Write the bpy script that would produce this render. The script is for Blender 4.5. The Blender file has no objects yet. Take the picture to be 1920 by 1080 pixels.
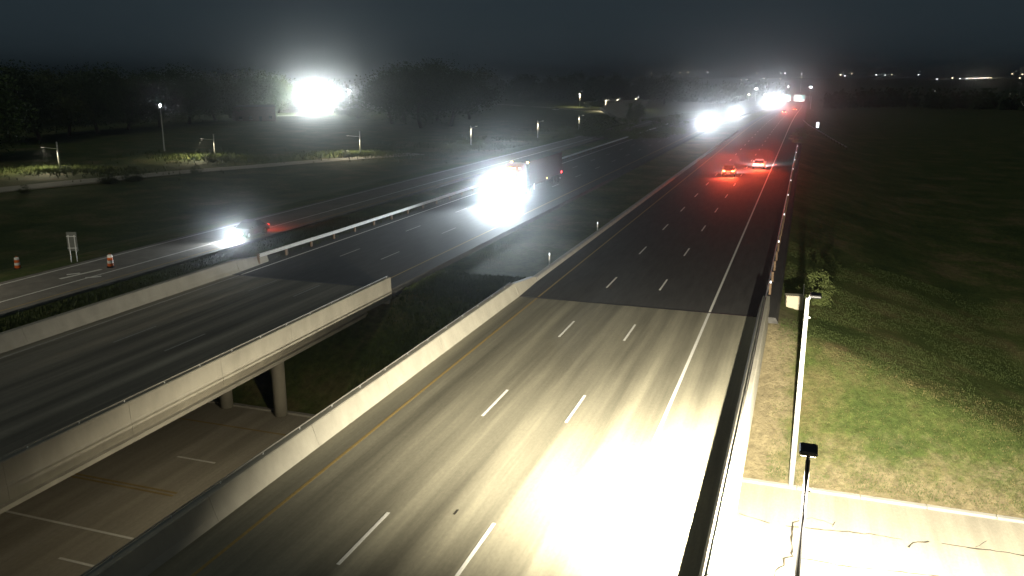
import bpy, math, random
from mathutils import Vector, noise
R = math.radians
SC = bpy.context.scene
COL = SC.collection
rnd = random.Random(7)

# ------------------------------------------------------------------ camera
CAM_H, FPX, VPX, VPY = 14.25, 1570.0, 1520.0, 145.0      # calibrated on the 1920x1080 photograph
PITCH = math.atan((540 - VPY) / FPX)
YAW = math.atan2((VPX - 960) * math.cos(PITCH), FPX)
cd = bpy.data.cameras.new('camera'); cam = bpy.data.objects.new('camera', cd); COL.objects.link(cam)
cam.location = (0, 0, CAM_H); cam.rotation_euler = (R(90) - PITCH, 0, YAW)
cd.sensor_width = 36; cd.lens = 36 * FPX / 1920; cd.clip_start = .5; cd.clip_end = 20000
SC.camera = cam

# ------------------------------------------------------------------ night sky
SKY_GLOW, SKY_UP, NISHITA = (.018, .0265, .031, 1), (.015, .026, .037, 1), .09
w = bpy.data.worlds.new('World'); SC.world = w; w.use_nodes = True
n = w.node_tree.nodes; l = w.node_tree.links
sky = n.new('ShaderNodeTexSky'); sky.sky_type = 'NISHITA'; sky.sun_disc = False
sky.sun_elevation = R(-9); sky.sun_rotation = R(160)
bg = n['Background']; bg.inputs[1].default_value = NISHITA
l.new(sky.outputs[0], bg.inputs[0])
bg2 = n.new('ShaderNodeBackground'); bg2.inputs[1].default_value = 1.0      # town sky glow
tc = n.new('ShaderNodeTexCoord'); sp = n.new('ShaderNodeSeparateXYZ'); rp = n.new('ShaderNodeValToRGB')
l.new(tc.outputs['Generated'], sp.inputs[0]); l.new(sp.outputs[2], rp.inputs[0]); l.new(rp.outputs[0], bg2.inputs[0])
rp.color_ramp.elements[0].color = SKY_GLOW; rp.color_ramp.elements[1].color = SKY_UP; rp.color_ramp.elements[1].position = .35
ad = n.new('ShaderNodeAddShader'); l.new(bg.outputs[0], ad.inputs[0]); l.new(bg2.outputs[0], ad.inputs[1])
l.new(ad.outputs[0], n['World Output'].inputs['Surface'])

sd = bpy.data.lights.new('fill_sun', 'SUN'); sd.energy = .25; sd.angle = R(14); sd.color = (1, .96, .70)      # added faint fill, tinted warm, to lift the dark ground
so = bpy.data.objects.new('fill_sun', sd); COL.objects.link(so); so.rotation_euler = (R(30), R(12), R(-20))

SC.view_settings.view_transform = 'Standard'; SC.view_settings.look = 'None'
SC.view_settings.exposure = 0; SC.view_settings.gamma = 1; SC.view_settings.use_curve_mapping = False
cy = SC.cycles
cy.max_bounces = 5; cy.diffuse_bounces = 2; cy.glossy_bounces = 2; cy.transmission_bounces = 3; cy.volume_bounces = 0
cy.sample_clamp_indirect = 2; cy.use_denoising = True
cy.caustics_reflective = False; cy.caustics_refractive = False
HAZE_DENSITY, HAZE_G = .0007, .977

# ------------------------------------------------------------------ materials
MATS = {}
def nodes(name):
    m = bpy.data.materials.new(name); m.use_nodes = True; MATS[name] = m
    return m, m.node_tree.nodes, m.node_tree.links, m.node_tree.nodes['Principled BSDF']
def mat(name, col, rough=.7, metal=0, var=.18, scale=6, bump=0, spec=.3, stretch=(1, 1, 1), obj=False, coat=0, rand=0):
    """colour broken up by two octaves of noise, with roughness variation and fine relief"""
    m, N, L, b = nodes(name)
    co = N.new('ShaderNodeTexCoord'); mp = N.new('ShaderNodeMapping'); mp.inputs['Scale'].default_value = stretch
    if obj: L.new(co.outputs['Object'], mp.inputs[0])
    else:
        g = N.new('ShaderNodeNewGeometry'); L.new(g.outputs['Position'], mp.inputs[0])
    t = N.new('ShaderNodeTexNoise'); t.inputs['Scale'].default_value = scale; t.inputs['Detail'].default_value = 8; t.inputs['Roughness'].default_value = .65
    L.new(mp.outputs[0], t.inputs[0])
    r = N.new('ShaderNodeValToRGB'); r.color_ramp.elements[0].position = .3; r.color_ramp.elements[1].position = .7
    lo = [c * (1 - var) for c in col]; hi = [min(1, c * (1 + var)) for c in col]
    r.color_ramp.elements[0].color = (*lo, 1); r.color_ramp.elements[1].color = (*hi, 1)
    L.new(t.outputs[0], r.inputs[0]); out = r.outputs[0]
    if rand:
        oi = N.new('ShaderNodeObjectInfo'); hs = N.new('ShaderNodeHueSaturation'); mr = N.new('ShaderNodeMapRange')
        mr.inputs[3].default_value = 1 - rand; mr.inputs[4].default_value = 1 + rand
        L.new(oi.outputs['Random'], mr.inputs[0]); L.new(mr.outputs[0], hs.inputs['Value']); L.new(out, hs.inputs['Color']); out = hs.outputs[0]
    L.new(out, b.inputs['Base Color'])
    b.inputs['Roughness'].default_value = rough; b.inputs['Metallic'].default_value = metal
    b.inputs['Specular IOR Level'].default_value = spec; b.inputs['Coat Weight'].default_value = coat
    if bump:
        bp = N.new('ShaderNodeBump'); bp.inputs['Strength'].default_value = bump; bp.inputs['Distance'].default_value = .02
        L.new(t.outputs[0], bp.inputs['Height']); L.new(bp.outputs[0], b.inputs['Normal'])
    return m
def emit(name, col, s, sampled=False):
    m, N, L, b = nodes(name)
    b.inputs['Base Color'].default_value = (*[c * .5 for c in col], 1); b.inputs['Roughness'].default_value = .3
    b.inputs['Emission Color'].default_value = (*col, 1); b.inputs['Emission Strength'].default_value = s
    m.cycles.emission_sampling = 'AUTO' if sampled else 'NONE'
    return m

mat('asphalt', (.048, .047, .045), .8, var=.3, scale=2.5, bump=.3, stretch=(1, .12, 1))
mat('parapet_concrete', (.31, .295, .245), .8, var=.13, scale=1.1, bump=.2, stretch=(1, 1, .5))
mat('fascia_concrete', (.24, .228, .19), .8, var=.16, scale=1.0, bump=.2, stretch=(1, 1, .5))
mat('abutment_concrete', (.30, .29, .26), .85, var=.18, scale=.8, bump=.2)
mat('gravel_road', (.30, .28, .23), .9, var=.18, scale=.6, bump=.3)
mat('ramp_paving', (.15, .14, .12), .85, var=.25, scale=.8, bump=.3)
mat('steel', (.60, .62, .62), .55, .15, var=.12, scale=3)
mat('rail_steel', (.26, .25, .22), .75, .1, var=.2, scale=3)
mat('pole_paint', (.62, .62, .60), .5, var=.05, scale=2)
mat('dark_metal', (.025, .025, .027), .45, .3, var=.15, scale=5)
mat('dark_paint', (.014, .014, .015), .85, var=.15, scale=5, spec=.15)
mat('cabinet_paint', (.45, .40, .30), .6, var=.08, scale=3)
mat('white_line', (.66, .65, .60), .7, var=.14, scale=9)
mat('yellow_line', (.28, .20, .07), .7, var=.2, scale=7)
mat('crack_fill', (.03, .026, .02), .8, var=.3, scale=8)
mat('soil', (.27, .22, .14), .95, var=.35, scale=1.6, bump=.6)
mat('timber', (.14, .095, .06), .85, var=.3, scale=3, stretch=(6, 6, .4), bump=.3)
mat('bark', (.07, .05, .035), .9, var=.35, scale=4, bump=.6)
mat('leaf', (.055, .088, .028), .6, var=.4, scale=.35, spec=.2, rand=.3)
mat('leaf_olive', (.08, .10, .032), .6, var=.4, scale=.35, spec=.2, rand=.3)
mat('blade', (.06, .08, .025), .7, var=.3, scale=.45, spec=.15)
mat('blade_dry', (.16, .135, .06), .75, var=.3, scale=.5, spec=.15)
mat('tyre', (.018, .018, .018), .85, var=.2, scale=9)
mat('rim', (.5, .5, .52), .35, .9, var=.06, scale=9)
mat('glass', (.012, .014, .016), .06, var=.05, spec=.6)
mat('chrome', (.6, .6, .62), .18, .95, var=.05)
mat('trim', (.03, .03, .032), .6, var=.15)
mat('paint_silver', (.36, .37, .38), .35, .4, var=.04, coat=.6)
mat('paint_black', (.02, .02, .022), .3, .2, var=.1, coat=.7)
mat('paint_white', (.72, .72, .70), .35, var=.03, coat=.6)
mat('paint_red', (.10, .012, .012), .35, .2, var=.06, coat=.7)
mat('paint_blue', (.03, .05, .11), .35, .3, var=.06, coat=.7)
mat('trailer_white', (.02, .025, .028), .5, var=.07, scale=1.5)
mat('drum_orange', (.70, .14, .02), .55, var=.08, scale=4)
mat('drum_white', (.75, .75, .72), .5, var=.06, scale=4)
mat('sign_back', (.16, .17, .16), .5, .7, var=.1, scale=2)
mat('sign_green', (.35, .52, .50), .5, var=.05)
mat('brick', (.16, .10, .075), .85, var=.25, scale=2.2, bump=.3)
mat('siding', (.50, .48, .44), .75, var=.08, scale=1.5)
mat('roofing', (.07, .065, .06), .85, var=.25, scale=2)
mat('reflector', (.8, .8, .8), .3, var=.03)
emit('lamp_dim', (1, .9, .7), 3); emit('lamp_white', (.92, .97, 1), 30); emit('lamp_warm', (1, .86, .62), 22)
emit('lamp_far', (.95, .97, 1), 60); emit('lamp_far_warm', (1, .85, .6), 50); emit('lamp_town', (.95, .97, 1), 14); emit('lamp_town_warm', (1, .85, .6), 12)
emit('head_lens', (.93, .97, 1), 60); emit('tail_red', (1, .05, .025), 9); emit('brake_red', (1, .13, .04), 40)
emit('marker_amber', (1, .42, .09), 60); emit('marker_yellow', (1, .7, .12), 9); emit('marker_red', (1, .05, .05), 14)
emit('lit_window', (1, .8, .5), 3); emit('reflector_glow', (.9, .95, 1), 2.2)  # last one: reflectors and ramp sign glow in place of reflected light

def concrete_mat(name, base, streak, lanes, slab):
    """broom-finished concrete: long tyre-wear streaks in the wheel paths, oil strip, patches, speckle"""
    m, N, L, b = nodes(name)
    g = N.new('ShaderNodeNewGeometry')
    def noise_(sc, st, det=6):
        mp = N.new('ShaderNodeMapping'); mp.inputs['Scale'].default_value = st
        L.new(g.outputs['Position'], mp.inputs[0]); t = N.new('ShaderNodeTexNoise')
        t.inputs['Scale'].default_value = sc; t.inputs['Detail'].default_value = det; t.inputs['Roughness'].default_value = .6
        L.new(mp.outputs[0], t.inputs[0]); return t.outputs[0]
    def ramp(i, a, z, c0=0., c1=1.):
        r = N.new('ShaderNodeMapRange'); r.inputs[1].default_value = a; r.inputs[2].default_value = z
        r.inputs[3].default_value = c0; r.inputs[4].default_value = c1; L.new(i, r.inputs[0]); return r.outputs[0]
    def mul(a, c):
        x = N.new('ShaderNodeMath'); x.operation = 'MULTIPLY'; L.new(a, x.inputs[0])
        if isinstance(c, float): x.inputs[1].default_value = c
        else: L.new(c, x.inputs[1])
        return x.outputs[0]
    f = mul(ramp(noise_(1.0, (1.1, .035, 1)), .34, .66, 1 - streak, 1.08), ramp(noise_(.35, (1, .3, 1)), .3, .7, .84, 1.12))
    f = mul(f, ramp(noise_(9, (1, .5, 1), 4), .3, .7, .9, 1.08))
    if lanes:                                   # dark wheel-path bands, 3.65 m apart
        s = N.new('ShaderNodeSeparateXYZ'); L.new(g.outputs['Position'], s.inputs[0])
        x = N.new('ShaderNodeMath'); x.operation = 'MULTIPLY_ADD'; x.inputs[1].default_value = 2 * math.pi / 1.83; x.inputs[2].default_value = 3.4
        L.new(s.outputs[0], x.inputs[0]); c = N.new('ShaderNodeMath'); c.operation = 'COSINE'; L.new(x.outputs[0], c.inputs[0])
        dk = mul(ramp(c.outputs[0], -1., 1., .58 * streak, 0.), ramp(s.outputs[0], -4.4, -5.2))     # no wheels on the shoulder
        iv = N.new('ShaderNodeMath'); iv.operation = 'SUBTRACT'; iv.inputs[0].default_value = 1.04; L.new(dk, iv.inputs[1]); f = mul(f, iv.outputs[0])
    mx = N.new('ShaderNodeVectorMath'); mx.operation = 'SCALE'; mx.inputs[0].default_value = base; L.new(f, mx.inputs['Scale'])
    L.new(mx.outputs[0], b.inputs['Base Color']); b.inputs['Roughness'].default_value = .8; b.inputs['Specular IOR Level'].default_value = .25
    bp = N.new('ShaderNodeBump'); bp.inputs['Strength'].default_value = .25; bp.inputs['Distance'].default_value = .01
    L.new(noise_(14, (1, .4, 1), 5), bp.inputs['Height']); L.new(bp.outputs[0], b.inputs['Normal'])
    return m
concrete_mat('deck_concrete', (.25, .235, .175), .45, True, False)
concrete_mat('old_deck', (.29, .265, .21), .55, True, False)
concrete_mat('street_concrete', (.33, .305, .245), .22, False, True)

def ground_mat():
    m, N, L, b = nodes('turf')
    g = N.new('ShaderNodeNewGeometry')
    def nz(sc, d=8):
        t = N.new('ShaderNodeTexNoise'); t.inputs['Scale'].default_value = sc; t.inputs['Detail'].default_value = d; t.inputs['Roughness'].default_value = .7
        L.new(g.outputs['Position'], t.inputs[0]); return t
    a, c = nz(.16), nz(2.2)
    r = N.new('ShaderNodeValToRGB'); e = r.color_ramp.elements
    e[0].position, e[0].color = .36, (.04, .065, .018, 1); e[1].position, e[1].color = .66, (.15, .125, .06, 1)
    x = e.new(.5); x.color = (.07, .092, .026, 1)
    L.new(a.outputs[0], r.inputs[0])
    r2 = N.new('ShaderNodeMapRange'); r2.inputs[1].default_value = .3; r2.inputs[2].default_value = .7; r2.inputs[3].default_value = .55; r2.inputs[4].default_value = 1.35
    L.new(c.outputs[0], r2.inputs[0])
    v = N.new('ShaderNodeVectorMath'); v.operation = 'SCALE'; L.new(r.outputs[0], v.inputs[0]); L.new(r2.outputs[0], v.inputs['Scale'])
    # trodden bare soil along the street edge and the foot of the right parapet
    sx = N.new('ShaderNodeSeparateXYZ'); L.new(g.outputs['Position'], sx.inputs[0])
    def mr(i, a_, z_):
        q = N.new('ShaderNodeMapRange'); q.interpolation_type = 'SMOOTHSTEP'; q.inputs[1].default_value = a_; q.inputs[2].default_value = z_; L.new(i, q.inputs[0]); return q.outputs[0]
    def op(k, p, q):
        x_ = N.new('ShaderNodeMath'); x_.operation = k
        for i_, u_ in enumerate((p, q)):
            if isinstance(u_, (int, float)): x_.inputs[i_].default_value = u_
            else: L.new(u_, x_.inputs[i_])
        return x_.outputs[0]
    wob = op('MULTIPLY', op('SUBTRACT', nz(.7).outputs[0], .5), 9.)
    m1 = mr(op('ADD', sx.outputs[1], wob), 45.2, 41.9)
    m2 = op('MULTIPLY', mr(op('ADD', sx.outputs[0], op('MULTIPLY', wob, .35)), .9, -.2), mr(sx.outputs[1], 60., 50.))
    mk = op('MULTIPLY', op('MULTIPLY', op('MAXIMUM', m1, m2), mr(sx.outputs[0], -2.2, -1.8)), mr(sx.outputs[1], 38., 41.))
    mixc = N.new('ShaderNodeMix'); mixc.data_type = 'RGBA'; L.new(mk, mixc.inputs['Factor']); L.new(v.outputs[0], mixc.inputs['A'])
    soilc = N.new('ShaderNodeVectorMath'); soilc.operation = 'SCALE'; soilc.inputs[0].default_value = (.175, .148, .088); L.new(r2.outputs[0], soilc.inputs['Scale'])
    L.new(soilc.outputs[0], mixc.inputs['B']); v = mixc
    L.new(v.outputs['Result'], b.inputs['Base Color']); b.inputs['Roughness'].default_value = .9; b.inputs['Specular IOR Level'].default_value = .1
    bp = N.new('ShaderNodeBump'); bp.inputs['Strength'].default_value = .9; bp.inputs['Distance'].default_value = .15
    L.new(nz(5).outputs[0], bp.inputs['Height']); L.new(bp.outputs[0], b.inputs['Normal'])
ground_mat()

# ------------------------------------------------------------------ mesh helpers
class MB:
    def __init__(s): s.v = []; s.f = []
    def ring(s, pts): i = len(s.v); s.v += [tuple(p) for p in pts]; return list(range(i, i + len(pts)))
    def loft(s, rings, cap=True):
        rs = [s.ring(r) for r in rings]; k = len(rs[0])
        for a, b in zip(rs, rs[1:]):
            for i in range(k): s.f.append((a[i], a[(i + 1) % k], b[(i + 1) % k], b[i]))
        if cap: s.f.append(tuple(reversed(rs[0]))); s.f.append(tuple(rs[-1]))
        return s
    def box(s, x0, x1, y0, y1, z0, z1, c=0):
        """box with its long edges chamfered by c"""
        if c <= 0:
            return s.loft([[(x0, y0, z), (x1, y0, z), (x1, y1, z), (x0, y1, z)] for z in (z0, z1)])
        def r(z, k): return [(x0 + k, y0, z), (x1 - k, y0, z), (x1, y0 + k, z), (x1, y1 - k, z), (x1 - k, y1, z), (x0 + k, y1, z), (x0, y1 - k, z), (x0, y0 + k, z)]
        def q(z, k): 
            a0, a1, b0, b1 = x0 + k, x1 - k, y0 + k, y1 - k
            return [(a0 + k, b0, z), (a1 - k, b0, z), (a1, b0 + k, z), (a1, b1 - k, z), (a1 - k, b1, z), (a0 + k, b1, z), (a0, b1 - k, z), (a0, b0 + k, z)]
        return s.loft([q(z0, c), r(z0 + c, c), r(z1 - c, c), q(z1, c)])
    def tube(s, path, rad, k=8):
        P = [Vector(p) for p in path]; rs = []
        rad = rad if isinstance(rad, (list, tuple)) else [rad] * len(P)
        for i, p in enumerate(P):
            d = (P[min(i + 1, len(P) - 1)] - P[max(i - 1, 0)]).normalized()
            u = d.cross(Vector((0, 0, 1)) if abs(d.z) < .9 else Vector((1, 0, 0))).normalized(); v = d.cross(u)
            rs.append([p + (u * math.cos(a) + v * math.sin(a)) * rad[i] for a in [2 * math.pi * j / k for j in range(k)]])
        return s.loft(rs)
    def wheel(s, x0, x1, y, z, r0, r1, k=20):
        def c(x, r): return [(x, y + r * math.cos(2 * math.pi * j / k), z + r * math.sin(2 * math.pi * j / k)) for j in range(k)]
        e = (x1 - x0) * .16
        return s.loft([c(x0, r1), c(x0, r0 - abs(e)), c(x0 + e, r0), c(x1 - e, r0), c(x1, r0 - abs(e)), c(x1, r1)])
    def prism(s, prof, y0, y1):           # profile in XZ swept along Y
        return s.loft([[(x, y0, z) for x, z in prof], [(x, y1, z) for x, z in prof]])
    def data(s, name, m, smooth=False):
        me = bpy.data.meshes.new(name); me.from_pydata(s.v, [], s.f); me.update()
        me.materials.append(MATS[m] if isinstance(m, str) else m)
        if smooth: me.polygons.foreach_set('use_smooth', [True] * len(me.polygons))
        return me
    def build(s, name, m, parent=None, loc=(0, 0, 0), rotz=0, smooth=False):
        return link(name, s.data(name, m, smooth), parent, loc, rotz)
def link(name, me, parent=None, loc=(0, 0, 0), rotz=0):
    o = bpy.data.objects.new(name, me); COL.objects.link(o); o.location = loc; o.rotation_euler = (0, 0, rotz)
    if parent: o.parent = parent
    return o
def tag(o, label, cat, group=None):
    o['label'] = label; o['category'] = cat
    if group: o['group'] = group
    return o
def struct(o, kind='structure', label=None):
    o['kind'] = kind
    if label: o['label'] = label
    return o
def thing(name, label, cat, loc=(0, 0, 0), rotz=0, group=None):
    return tag(link(name, None, None, loc, rotz), label, cat, group)
def dup(o, parent=None):
    c = o.copy(); COL.objects.link(c); c.parent = parent
    for ch in o.children: dup(ch, c)
    return c
def lamp(name, kind, parent, loc, power, col, rot=(0, 0, 0), cone=120, blend=1, size=.1):
    d = bpy.data.lights.new(name, kind); d.energy = power; d.color = col; d.shadow_soft_size = size
    if kind == 'SPOT': d.spot_size = R(cone); d.spot_blend = blend
    o = bpy.data.objects.new(name, d); COL.objects.link(o); o.location = loc; o.rotation_euler = rot; o.parent = parent
    return o

# ------------------------------------------------------------------ terrain
def sm(a, b, x):
    t = max(0, min(1, (x - a) / (b - a)))
    return t * t * (3 - 2 * t)
def hw(y): return -8 * sm(240, 760, y)                         # the highway sags beyond 240 m
def lerp(tab, x):
    if x <= tab[0][0]: return tab[0][1]
    for (a, u), (b, v) in zip(tab, tab[1:]):
        if x <= b: return u + (v - u) * (x - a) / (b - a)
    return tab[-1][1]
CROSS = [(-320, -3.4), (-95, -5), (-78, -5), (-60, -1.0), (-56.5, -.75), (-47.5, -.7), (-45, -.75), (-41.5, -.32), (-26.2, -.32),
         (-22, -.42), (-18.3, -.32), (-.75, -.3), (.4, -.6), (14, -4.2), (26, -5), (400, -5)]
def ground(x, y):
    z = lerp(CROSS, x)
    k = sm(12, 60, max(x + 1 - 13, -78 - x, 0) + 12)           # the corridor follows the sag
    z += hw(y) * (1 - .35 * k)
    far = sm(900, 3200, math.hypot(x, y)); z += 21 * far
    off = max(0, x - 26, -80 - x)
    amp = .12 + .5 * sm(0, 60, off) + 2.2 * sm(120, 500, off)
    if -57 < x < .5: amp = .06
    z += amp * noise.noise(Vector((x * .035, y * .035, .3)))
    cut = -6.12 + max(0, abs(y - 30.7) - 10.75) * .58
    return min(z, cut + 7 * sm(-41.3, -43.2, x) if x < -41.3 else cut)
def ray(px, py):
    cp, sp_, cyw, syw = math.cos(PITCH), math.sin(PITCH), math.cos(YAW), math.sin(YAW)
    f = Vector((-syw * cp, cyw * cp, -sp_)); r = Vector((cyw, syw, 0)); u = r.cross(f)
    return (f * FPX + r * (px - 960) - u * (py - 540)).normalized()
def hit(px, py, far=6000):
    """where the line of sight through a pixel of the photograph meets the ground"""
    d = ray(px, py); o = Vector((0, 0, CAM_H)); t = 15.
    while t < far:
        p = o + d * t
        if p.z <= ground(p.x, p.y): break
        t *= 1.004
    return o + d * t
def at_z(px, py, z): d = ray(px, py); return Vector((0, 0, CAM_H)) + d * ((z - CAM_H) / d.z)

def axis(knots):
    out = []
    for a, b, s in knots:
        k = max(1, round((b - a) / s)); out += [a + (b - a) * i / k for i in range(k)]
    return out + [knots[-1][1]]
XS = sorted(set([round(v, 3) for v in axis([(-6000, -1200, 300), (-1200, -400, 50), (-400, -140, 13), (-140, -64, 4), (-64, 30, 1.25), (30, 90, 5), (90, 400, 25), (400, 6000, 350)])] + [a for a, _ in CROSS if -64 < a < 30]))
YS = axis([(-120, 0, 20), (0, 16, 4), (16, 62, 1.0), (62, 140, 3), (140, 420, 9), (420, 1000, 24), (1000, 3600, 130), (3600, 9000, 450)])
gb = MB()
for y in YS:
    for x in XS: gb.v.append((x, y, ground(x, y)))
W_ = len(XS)
gb.f = [(j * W_ + i, j * W_ + i + 1, (j + 1) * W_ + i + 1, (j + 1) * W_ + i) for j in range(len(YS) - 1) for i in range(W_ - 1)]
struct(gb.build('ground', 'turf', smooth=True))

# ------------------------------------------------------------------ highway: asphalt carriageways beyond the bridges
YR = axis([(51.5, 240, 20), (240, 800, 20), (800, 3000, 100)])
def carriageway(x0, x1, y0, m='asphalt'):
    b = MB(); ys = [y0] + [y for y in YR if y > y0 + 1]
    def rise(y): return 21 * sm(900, 3200, math.hypot(x0, y))
    return b.loft([[(x0 - .25, y, hw(y) + rise(y) - .5), (x1 + .25, y, hw(y) + rise(y) - .5), (x1, y, hw(y) + rise(y)), (x0, y, hw(y) + rise(y))] for y in ys]).build('highway', m)
nb = struct(carriageway(-18.0, -.85, 51.72), label='dark asphalt carriageway leading away beyond the bridge joint')
sb = struct(carriageway(-41.3, -26.3, 50.7), label='dark asphalt carriageway beyond the grass median')
mat('worn_line', (.34, .33, .30), .75, var=.25, scale=5)
dash_worn = MB().box(-.06, .06, 0, 3.3, 0, .006).data('lane_dash', 'worn_line')
dash_white = MB().box(-.06, .06, 0, 3.3, 0, .006).data('lane_dash', 'white_line')
def line(parent, x, y0, y1, m, wd=.13, name='edge_line', dz=.004):
    ys = [y0] + [y for y in YR if y0 < y < y1] + [y1]
    return MB().loft([[(x - wd / 2, y, hw(y)), (x + wd / 2, y, hw(y)), (x + wd / 2, y, hw(y) + dz), (x - wd / 2, y, hw(y) + dz)] for y in ys]).build(name, m, parent)

# ------------------------------------------------------------------ bridges
NBB = thing('highway_bridge', 'pale concrete bridge deck with worn wheel tracks, floodlit beside the street lamp', 'bridge')
SBB = thing('highway_bridge', 'dark concrete bridge with pale outer parapet carried on round columns over the street', 'bridge')
MB().box(-18.02, -1.28, 8, 51.5, -.34, 0).build('deck', 'deck_concrete', NBB)
MB().box(-41.0, -26.32, 8, 50.5, -.34, 0).build('deck', 'old_deck', SBB)
for br, xs in ((NBB, (-16.6, -12.5, -8.4, -3.2)), (SBB, (-39.3, -35.6, -31.6, -27.9))):
    for x in xs:
        MB().prism([(x - .3, -1.75), (x + .3, -1.75), (x + .3, -1.55), (x + .09, -1.45), (x + .09, -.65), (x + .35, -.5), (x + .35, -.345), (x - .35, -.345), (x - .35, -.5), (x - .09, -.65), (x - .09, -1.45), (x - .3, -1.55)], 9, 50.2).build('girder', 'abutment_concrete', br)
for br, a, b_ in ((NBB, -18.0, -1.3), (SBB, -40.9, -26.4)):
    MB().box(a, b_, 50.25, 51.4 if br is NBB else 50.45, -2.6, -.36).build('abutment', 'abutment_concrete', br)
MB().box(-17.3, -2.2, 51.5, 51.7, -.4, .004).build('expansion_joint', 'dark_metal', NBB)
MB().box(-39.5, -27.0, 50.5, 50.68, -.4, .004).build('expansion_joint', 'dark_metal', SBB)
for x in (-33.3, -29.3, -37.4):
    MB().tube([(x, 41.0, -6.4), (x, 41.0, -1.76)], .40, 20).build('column', 'fascia_concrete', SBB, smooth=True)
for x in (-15.5, -9.7, -4): MB().tube([(x, 41.0, -6.4), (x, 41.0, -1.76)], .40, 20).build('column', 'fascia_concrete', NBB, smooth=True)

def parapet(br, prof, segs, m='parapet_concrete', name='parapet_segment'):
    for (y0, y1) in segs: MB().prism(prof, y0, y1).build(name, m, br)
def spans(y0, y1, step): k = max(1, round((y1 - y0) / step)); return [(y0 + (y1 - y0) * i / k + .006, y0 + (y1 - y0) * (i + 1) / k - .006) for i in range(k)]
# inner face left of the northbound deck: sloped safety shape, base at -17.35
parapet(NBB, [(-17.3, .003), (-17.42, .25), (-17.62, .84), (-17.66, .87), (-17.93, .87), (-17.96, .84), (-18.05, .002), (-18.05, -.55), (-17.9, -.55), (-17.9, .003)], spans(8, 51.45, 6.2))
parapet(NBB, [(-1.95, .003), (-1.9, .25), (-1.75, .84), (-1.71, .87), (-1.36, .87), (-1.32, .84), (-1.25, -.6), (-1.45, -.6), (-1.45, .003)], spans(8, 53.6, 6.5))
parapet(SBB, [(-26.98, .003), (-26.86, .25), (-26.68, .84), (-26.64, .87), (-26.36, .87), (-26.32, .84), (-26.30, .0), (-26.27, -.1), (-26.27, -.66), (-26.75, -.66), (-26.75, .003)], spans(8, 50.45, 6.06), 'fascia_concrete')
parapet(SBB, [(-39.55, .003), (-39.67, .25), (-39.85, .86), (-39.9, .9), (-40.2, .9), (-40.24, .86), (-40.4, -.5), (-40.9, -.5), (-40.9, .003)], spans(8, 51.5, 6.2), 'fascia_concrete')
def pipe_rail(br, x, y0, y1, z=.98):
    MB().tube([(x, y0, z), (x, y1, z)], .03, 8).build('pipe_rail', 'rail_steel', br, smooth=True)
    pm = MB().box(x - .012, x + .012, -.02, .02, .868, z - .02).data('rail_post', 'steel')
    y = y0 + .3
    while y < y1: link('rail_post', pm, br, (0, y, 0)); y += 2.4
pipe_rail(NBB, -17.84, 9, 51.2); pipe_rail(SBB, -26.45, 9, 50.2); pipe_rail(NBB, -1.55, 9, 52.8)
# concrete end blocks where parapets hand over to the guardrail / kerb
MB().loft([[(-17.3, 51.5, .003), (-17.95, 51.5, .003), (-17.93, 51.5, .86), (-17.64, 51.5, .86)], [(-17.45, 56, .003), (-17.95, 56, .003), (-17.93, 56, .34), (-17.6, 56, .34)]]).build('end_block', 'parapet_concrete', NBB)
MB().loft([[(-39.55, 51.52, .003), (-39.85, 51.52, .86), (-40.2, 51.52, .9), (-40.4, 51.52, .003)], [(-39.75, 55.5, .0), (-39.9, 55.5, .45), (-40.1, 55.5, .47), (-40.25, 55.5, .0)]]).build('end_block', 'fascia_concrete', SBB)
# markings on the bridges
for k in range(3):
    for x in (-12.3, -8.68): link('lane_dash', dash_white, NBB, (x, 19.5 + 12.1 * k + (.5 if x > -10 else 0), .003))
line(NBB, -16.05, 8, 51.5, 'yellow_line'); line(NBB, -4.8, 8, 51.5, 'white_line', .15)
for k in range(2):
    for x in (-35.35, -31.6): link('lane_dash', dash_worn, SBB, (x, 34.6 + 12.2 * k - (.3 if x > -33 else 0), .003))
line(SBB, -38.9, 8, 50.5, 'worn_line'); line(SBB, -27.9, 8, 50.5, 'yellow_line')
MB().box(-10.2, -10.12, 23.4, 23.75, .001, .004).build('oil_stain', 'crack_fill', NBB)
# markings on the asphalt: a dash every 12 m as far as they can be told apart
for k in range(3, 30):
    for x in (-12.3, -8.68):
        y = 19.5 + 12.1 * k + (.5 if x > -10 else 0); link('lane_dash', dash_white, nb, (x, y, hw(y + 1.6) + .003))
for k in range(2, 30):
    for x in (-35.35, -31.6):
        y = 34.6 + 12.2 * k; link('lane_dash', dash_worn, sb, (x, y, hw(y + 1.6) + .003))
line(nb, -16.05, 51.8, 800, 'yellow_line'); line(nb, -4.8, 51.8, 800, 'white_line', .15)
line(sb, -38.9, 50.8, 800, 'white_line'); line(sb, -27.9, 50.8, 800, 'yellow_line')
# low concrete kerb left of the northbound lanes, beyond the end block
kerb = thing('concrete_kerb', 'low pale concrete kerb along the grass median beyond the bridge', 'kerb')
kme = MB().prism([(-17.45, .0), (-17.5, .2), (-17.6, .26), (-17.85, .26), (-17.95, .2), (-17.97, -.3), (-17.5, -.3)], 0, 5.98).data('kerb_segment', 'abutment_concrete')
for k in range(30): link('kerb_segment', kme, kerb, (0, 56.05 + 6 * k, hw(59 + 6 * k)))

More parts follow.
